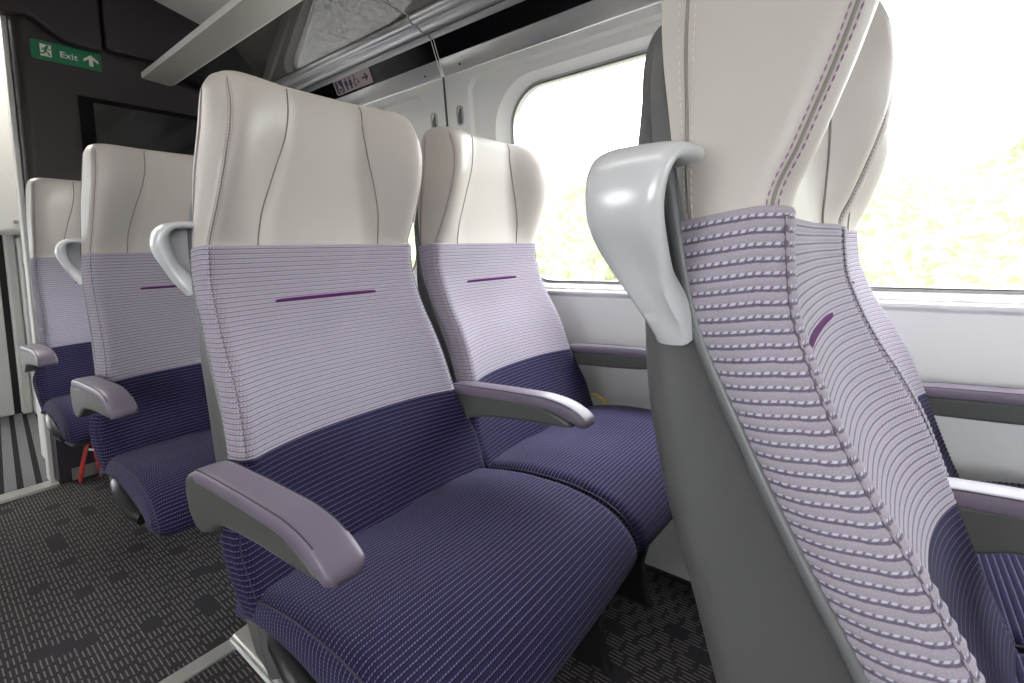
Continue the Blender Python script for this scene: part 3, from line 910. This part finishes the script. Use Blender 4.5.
# threshold strip and floor strip
m = MB(); m.prism([(XE - .075, 0), (XE - .070, .006), (XE - .012, .007), (XE - .008, .014), (XE + .030, .012), (XE + .036, 0)], -.37, .374, 'y')
m.v = [(p[0] - .0, p[1], p[2]) for p in m.v]
o = m.build('trim_6', M['alu'], bevel=.002); struct(o, 'metal threshold strip across the doorway', 'threshold')
m = MB(); m.prism([(-1.366, 0), (-1.363, .004), (-1.318, .004), (-1.315, 0)], -1.38, .512, 'y')
o = m.build('trim_7', M['alu'], bevel=.001); struct(o, 'flat metal carpet strip running across the aisle floor', 'floor strip')
# seat track
for yc, lab in ((.495, 'aluminium seat track on the floor under the aisle seats, meeting the carpet strip'),):
    e = empty('seat_track', (-1.358, yc, 0))
    tag(e, lab, 'seat track')
    MB().prism([(-.026, 0), (-.026, .010), (-.020, .016), (.020, .022), (.026, .018), (.026, 0)], 0, 1.0, 'x').build('rail', M['alu'], e, bevel=.002)
    MB().box(.002, 1.0, -.031, -.0265, 0, .012).build('rail_lip', M['beam_edge'], e, bevel=.001)

# exit sign
def frame(origin, ax, up, nrm):
    o_, a_, u_, n_ = (Vector(v) for v in (origin, ax, up, nrm))
    return lambda a, b, c=0.0: tuple(o_ + a_ * a + u_ * b + n_ * c)
def flat(mb, F, poly, c):
    n = len(mb.v); mb.v += [F(a, b, c) for a, b in poly]; mb.uv += [(0, 0)] * len(poly); mb.f.append(tuple(range(n, n + len(poly))))
def stroke(mb, F, a, b, w, c):
    d = Vector((b[0] - a[0], b[1] - a[1])); l = d.length; d /= l; p = Vector((-d.y, d.x)) * w / 2
    e = d * w * .25
    flat(mb, F, [(a[0] - p.x - e.x, a[1] - p.y - e.y), (b[0] - p.x + e.x, b[1] - p.y + e.y), (b[0] + p.x + e.x, b[1] + p.y + e.y), (a[0] + p.x - e.x, a[1] + p.y - e.y)], c)
def disc(mb, F, x, y, r, c, n=18):
    flat(mb, F, [(x + r * math.cos(2 * math.pi * k / n), y + r * math.sin(2 * math.pi * k / n)) for k in range(n)], c)
def ring(mb, F, x, y, r, w, a0, a1, c, n=20):
    pts = [R(a0 + (a1 - a0) * k / n) for k in range(n + 1)]
    for p, q in zip(pts, pts[1:]):
        flat(mb, F, [(x + (r - w / 2) * math.cos(p), y + (r - w / 2) * math.sin(p)), (x + (r + w / 2) * math.cos(p), y + (r + w / 2) * math.sin(p)), (x + (r + w / 2) * math.cos(q), y + (r + w / 2) * math.sin(q)), (x + (r - w / 2) * math.cos(q), y + (r - w / 2) * math.sin(q))], c)
def words(name, body, F, a, b, size, mat, parent, c):
    cu = bpy.data.curves.new(name, 'FONT'); cu.body = body; cu.size = size; cu.offset = size * .018; cu.space_character = 1.06
    t = bpy.data.objects.new('t', cu); COL.objects.link(t)
    bpy.context.view_layer.update()
    me = bpy.data.meshes.new_from_object(t.evaluated_get(bpy.context.evaluated_depsgraph_get()))
    vs = [F(a + v.co.x, b + v.co.y, c) for v in me.vertices]; fs = [tuple(p.vertices) for p in me.polygons]
    bpy.data.objects.remove(t)
    return obj(name, vs, fs, mat, parent, smooth=False)

e = empty('exit_sign', (XE, .4295, 1.938))
tag(e, 'green exit sign with running figure and up arrow on the dark bulkhead', 'sign')
F = frame((.001, 0, 0), (0, 1, 0), (0, 0, 1), (1, 0, 0))
W, Hh = .2425, .0835
lp = rrect(0, W, 0, Hh, .008)
m = MB(); m.prism(lp, 0, .004, 'x'); m.v = [(p[0] + .001, p[1], p[2]) for p in m.v]; sg = m.build('sign_plate', M['green'], e, smooth=False)
wm = MB(); gm = MB(); c1, c2 = .0047, .0055
flat(wm, F, [(.030, .017), (.067, .017), (.067, .069), (.030, .069)], c1)
disc(gm, F, .0545, .062, .0050, c2)
stroke(gm, F, (.051, .056), (.046, .040), .0085, c2); stroke(gm, F, (.050, .054), (.040, .050), .0042, c2); stroke(gm, F, (.040, .050), (.036, .043), .0042, c2)
stroke(gm, F, (.051, .054), (.058, .048), .0042, c2); stroke(gm, F, (.058, .048), (.064, .050), .0042, c2)
stroke(gm, F, (.047, .040), (.056, .034), .0052, c2); stroke(gm, F, (.056, .034), (.060, .022), .0052, c2)
stroke(gm, F, (.046, .040), (.041, .029), .0052, c2); stroke(gm, F, (.041, .029), (.030, .028), .0052, c2)
wm.build('symbol_square', M['signwhite'], e, smooth=False); wm = MB()
flat(wm, F, [(.204 - .0075, .016), (.204 + .0075, .016), (.204 + .0075, .052), (.204 - .0075, .052)], c1)
flat(wm, F, [(.204, .067), (.204 - .027, .044), (.204 - .027, .032), (.204, .053), (.204 + .027, .032), (.204 + .027, .044)], c1)
wm.build('up_arrow', M['signwhite'], e, smooth=False); gm.build('running_figure', M['green'], e, smooth=False)
words('exit_lettering', 'Exit', F, .094, .028, .038, M['signwhite'], e, c1)

# passenger screen
e = empty('display_screen', (XE, .573, 1.470))
tag(e, 'black glossy display screen on the bulkhead above the rear headrest', 'screen')
MB().box(.001, .018, 0, .80, 0, .336).build('screen_glass', M['blackgloss'], e, bevel=.002)
MB().box(.0178, .0186, .052, .76, .03, .312).build('display_area', plain('dark_display', (0.012, 0.012, 0.013), 0.10), e, smooth=False)

# toilet direction sign on the black strip
p0 = Vector((-2.018, 1.3135, 1.7655)); upv = Vector((0, -.026, .066)).normalized(); nv = Vector((0, -.066, -.026)).normalized()
e = empty('toilet_sign', p0)
tag(e, 'small pale mauve toilet sign with wheelchair symbol and arrow', 'sign')
F = frame((0, 0, 0), (1, 0, 0), upv, nv)
W, Hh = .272, .062
m = MB(); flat(m, F, rrect(0, W, 0, Hh, .008), .003); m.build('sign_plate', M['signpink'], e, smooth=False)
n1 = MB(); flat(n1, F, rrect(.008, .066, .005, Hh - .005, .005), .0036); n1.build('navy_square', M['signnavy'], e, smooth=False)
wm = MB()
disc(wm, F, .031, .050, .0036, .0042); stroke(wm, F, (.032, .045), (.035, .030), .0048, .0042); stroke(wm, F, (.034, .036), (.045, .036), .0034, .0042)
stroke(wm, F, (.035, .029), (.048, .028), .0040, .0042); stroke(wm, F, (.048, .028), (.053, .015), .0040, .0042); ring(wm, F, .038, .021, .0110, .0032, 100, 340, .0042)
wm.build('wheelchair_symbol', M['signwhite'], e, smooth=False)
dm = MB()
for k, x in enumerate((.090, .122)):
    disc(dm, F, x, .052, .0048, .0038)
    if k == 0: flat(dm, F, [(x - .011, .046), (x + .011, .046), (x + .011, .026), (x + .006, .026), (x + .006, .008), (x - .006, .008), (x - .006, .026), (x - .011, .026)], .0038)
    else: flat(dm, F, [(x - .007, .046), (x + .007, .046), (x + .014, .022), (x + .006, .022), (x + .006, .008), (x - .006, .008), (x - .006, .022), (x - .014, .022)], .0038)
disc(dm, F, .157, .052, .0048, .0038); stroke(dm, F, (.157, .045), (.150, .026), .006, .0038); stroke(dm, F, (.157, .042), (.172, .034), .0035, .0038); stroke(dm, F, (.150, .026), (.148, .010), .0045, .0038); stroke(dm, F, (.150, .026), (.160, .010), .0045, .0038)
disc(dm, F, .178, .028, .0042, .0038); stroke(dm, F, (.168, .022), (.188, .022), .0045, .0038)
stroke(dm, F, (.210, .031), (.244, .031), .0075, .0038); stroke(dm, F, (.232, .044), (.246, .031), .0075, .0038); stroke(dm, F, (.232, .018), (.246, .031), .0075, .0038)
dm.build('dark_symbols', M['signnavy'], e, smooth=False)

# ------------------------------------------------------------------ vestibule beyond the doorway
o = MB().box(-4.70, XE - .02, -1.0, 1.0, -.06, -.001).build('floor_vestibule', M['stripe'], smooth=False)
struct(o, 'grey vestibule mat with dark stripes', 'floor')
m = MB(); m.box(-4.70, -4.64, .485, 1.0, 0, 2.4); m.box(-4.70, -4.64, -1.0, 1.0, 2.3, 2.4); m.box(-4.70, -3.11, .98, 1.02, 0, 2.4); m.box(-4.70, -3.11, -1.02, -.98, 0, 2.4)
o = m.build('wall_vestibule', M['white'], smooth=False); struct(o, 'white vestibule walls beyond the doorway', 'wall')
o = MB().box(-4.70, -3.0, -1.0, 1.0, 2.38, 2.42).build('ceiling_vestibule', M['ceiling'], smooth=False); struct(o, 'vestibule ceiling', 'ceiling')
o = MB().box(-4.70, -4.655, -.42, .402, 0, 2.3).build('door_1', M['lower'], bevel=.004); struct(o, 'pale grey door leaf at the far side of the vestibule', 'door')
o = MB().box(-4.72, -4.67, .40, .44, 0, 2.3).build('trim_8', M['black'], smooth=False); struct(o, 'dark gap beside the vestibule door', 'gap')
o = MB().box(-4.69, -4.60, .436, .487, 0, 1.30).build('trim_9', M['white'], bevel=.012); struct(o, 'rounded white post beside the vestibule door', 'post')
e = empty('overhead_locker', (-4.64, .25, 1.22)); tag(e, 'cream overhead locker in the vestibule, beyond the doorway', 'locker')
MB().box(0, .50, -.75, .73, 0, 1.10).build('locker_body', M['wall'], e, bevel=.02)
MB().tube([(.502, .20, .06), (.512, .20, .06)], .012, 12).build('knob', M['trim'], e)
e = empty('vestibule_cabinet', (-4.60, .490, 0)); tag(e, 'white vestibule cabinet with a small window and a yellow tag', 'cabinet')
MB().box(-.04, .10, 0, .30, 0, 1.20).build('cabinet_body', M['white'], e, bevel=.008)
MB().box(.1005, .104, .012, .20, .80, 1.03).build('cabinet_window', plain('grey_pane', (0.35, 0.38, 0.36), 0.15), e, bevel=.003)
MB().tube([(.10, .030, .70), (.125, .030, .70)], .014, 12).build('lock', M['trim'], e)
MB().box(.128, .131, .022, .045, .58, .665).build('yellow_tag', M['yellow'], e)
MB().tube([(.10, .055, .23), (.125, .055, .23)], .012, 12).build('catch', M['trim'], e)
e = empty('equipment_box', (-3.40, .385, 0)); tag(e, 'low white box with a pale blue sticker just inside the vestibule', 'box')
MB().box(-.13, .20, 0, .45, 0, .40).build('box_body', M['white'], e, bevel=.008)
MB().box(.2005, .202, .012, .07, .14, .33).build('blue_sticker', M['blue'], e)
MB().add([(.20, -.002, .401), (.20, .05, .401), (.17, .01, .46)], [(0, 1, 2)]).build('paper_corner', M['paper'], e, smooth=False)
e = empty('vestibule_light', (-3.9, 0, 2.378)); tag(e, 'square vestibule ceiling light beyond the doorway', 'light')
MB().box(-.3, .3, -.3, .3, -.012, 0).build('diffuser', M['lamp_bright'], e, smooth=False)

# ------------------------------------------------------------------ loose small things
# red bent lever standing behind the third-row seat
e = empty('red_lever', (-2.93, .47, 0)); tag(e, 'red bent metal bar standing at the foot of the dark bulkhead', 'lever')
pts = [(.02, -.034, .010), (.02, -.033, .032), (.01, -.016, .104), (0, 0, .160), (-.003, .008, .178), (-.004, .016, .184), (-.003, .024, .176), (0, .030, .150), (.01, .033, .105), (.02, .038, .053), (.02, .041, .010)]
MB().tube(pts, .010, 10, ry=.0075).build('lever_bar', M['red'], e)
MB().tube([(.004, .006, .148), (.012, .026, .140)], .005, 8).build('bolt', M['beam_edge'], e)
e2 = MB(); e2.tube([(-.775, 1.345, .50), (-.765, 1.342, .535), (-.74, 1.340, .556), (-.715, 1.340, .558), (-.69, 1.342, .545), (-.675, 1.345, .515)], .0035, 8)
tag(e2.build('yellow_cord', M['yellow']), 'short yellow cord looping up between the seat cushion and the wall', 'cord')

# ------------------------------------------------------------------ outside
o = MB().box(-60, 60, -60, 60, -1.30, -1.15).build('ground', M['ballast'], smooth=False)
struct(o, 'grey stone ballast beside the track', 'ground')
def bank(y0, sgn, name, mat, hfun, x0=-30, x1=30, nx=240, ny=24, depth=10):
    rows = []
    for j in range(ny + 1):
        row = []
        for i in range(nx + 1):
            x = x0 + (x1 - x0) * i / nx; t = j / ny
            h = hfun(x, t)
            row.append((x, sgn * (y0 + depth * t + rng.normal() * .10), h))
        rows.append(row)
    m = MB(); m.grid(rows); return m.build(name, mat, angle=None)
nh = [(rng.uniform(.2, 2.2), rng.uniform(0, 6.28), rng.uniform(.04, .22)) for _ in range(14)]
def hh(x, t):
    base = -1.15 + 4.0 * sstep(t * 1.15) ** .8
    return base + sum(a * math.sin(f * x + p) for f, p, a in nh) * sstep(t * 2) * .6 + rng.normal() * .09
for s_, lab in ((1, 'sunlit grassy embankment with bushes outside the windows'),):
    o = bank(5.0, s_, 'embankment', M['hedge'], hh)
    tag(o, lab, 'embankment', kind='stuff')

# ------------------------------------------------------------------ world, camera
wd = bpy.data.worlds.new('sky'); scene.world = wd; wd.use_nodes = True
nt = wd.node_tree; nt.nodes.clear()
bg = nt.nodes.new('ShaderNodeBackground'); bg.inputs[0].default_value = (0.95, 0.975, 1.0, 1); bg.inputs[1].default_value = 10.0
ow = nt.nodes.new('ShaderNodeOutputWorld'); nt.links.new(bg.outputs[0], ow.inputs[0])

f_px, yaw, pitch, roll, CX, CYp, CH = 475.2, R(52.045), R(4.52), R(-1.57), 512.0, 287.4, 1.03
Fv = np.array([-math.cos(yaw) * math.cos(pitch), math.sin(yaw) * math.cos(pitch), -math.sin(pitch)])
Rv = np.cross(Fv, [0, 0, 1]); Rv /= np.linalg.norm(Rv); Uv = np.cross(Rv, Fv)
c_, s_ = math.cos(roll), math.sin(roll)
R2, U2 = c_ * Rv + s_ * Uv, -s_ * Rv + c_ * Uv
cam = bpy.data.cameras.new('camera'); co = bpy.data.objects.new('camera', cam); COL.objects.link(co)
cam.sensor_width = 36; cam.sensor_fit = 'HORIZONTAL'; cam.lens = f_px * 36 / 1024
cam.shift_x = 0; cam.shift_y = -(341.5 - CYp) / 1024
cam.clip_start = .02
mt = Matrix.Identity(4)
for i in range(3):
    mt[i][0], mt[i][1], mt[i][2] = R2[i], U2[i], -Fv[i]
mt[2][3] = CH
co.matrix_world = mt
scene.camera = co
scene.view_settings.view_transform = 'Standard'
scene.view_settings.look = 'None'
scene.view_settings.exposure = 0.14
scene.view_settings.gamma = 1.0
scene.view_settings.use_curve_mapping = False
scene.cycles.max_bounces = 10
scene.cycles.diffuse_bounces = 3
scene.cycles.transparent_max_bounces = 12
scene.cycles.use_denoising = True
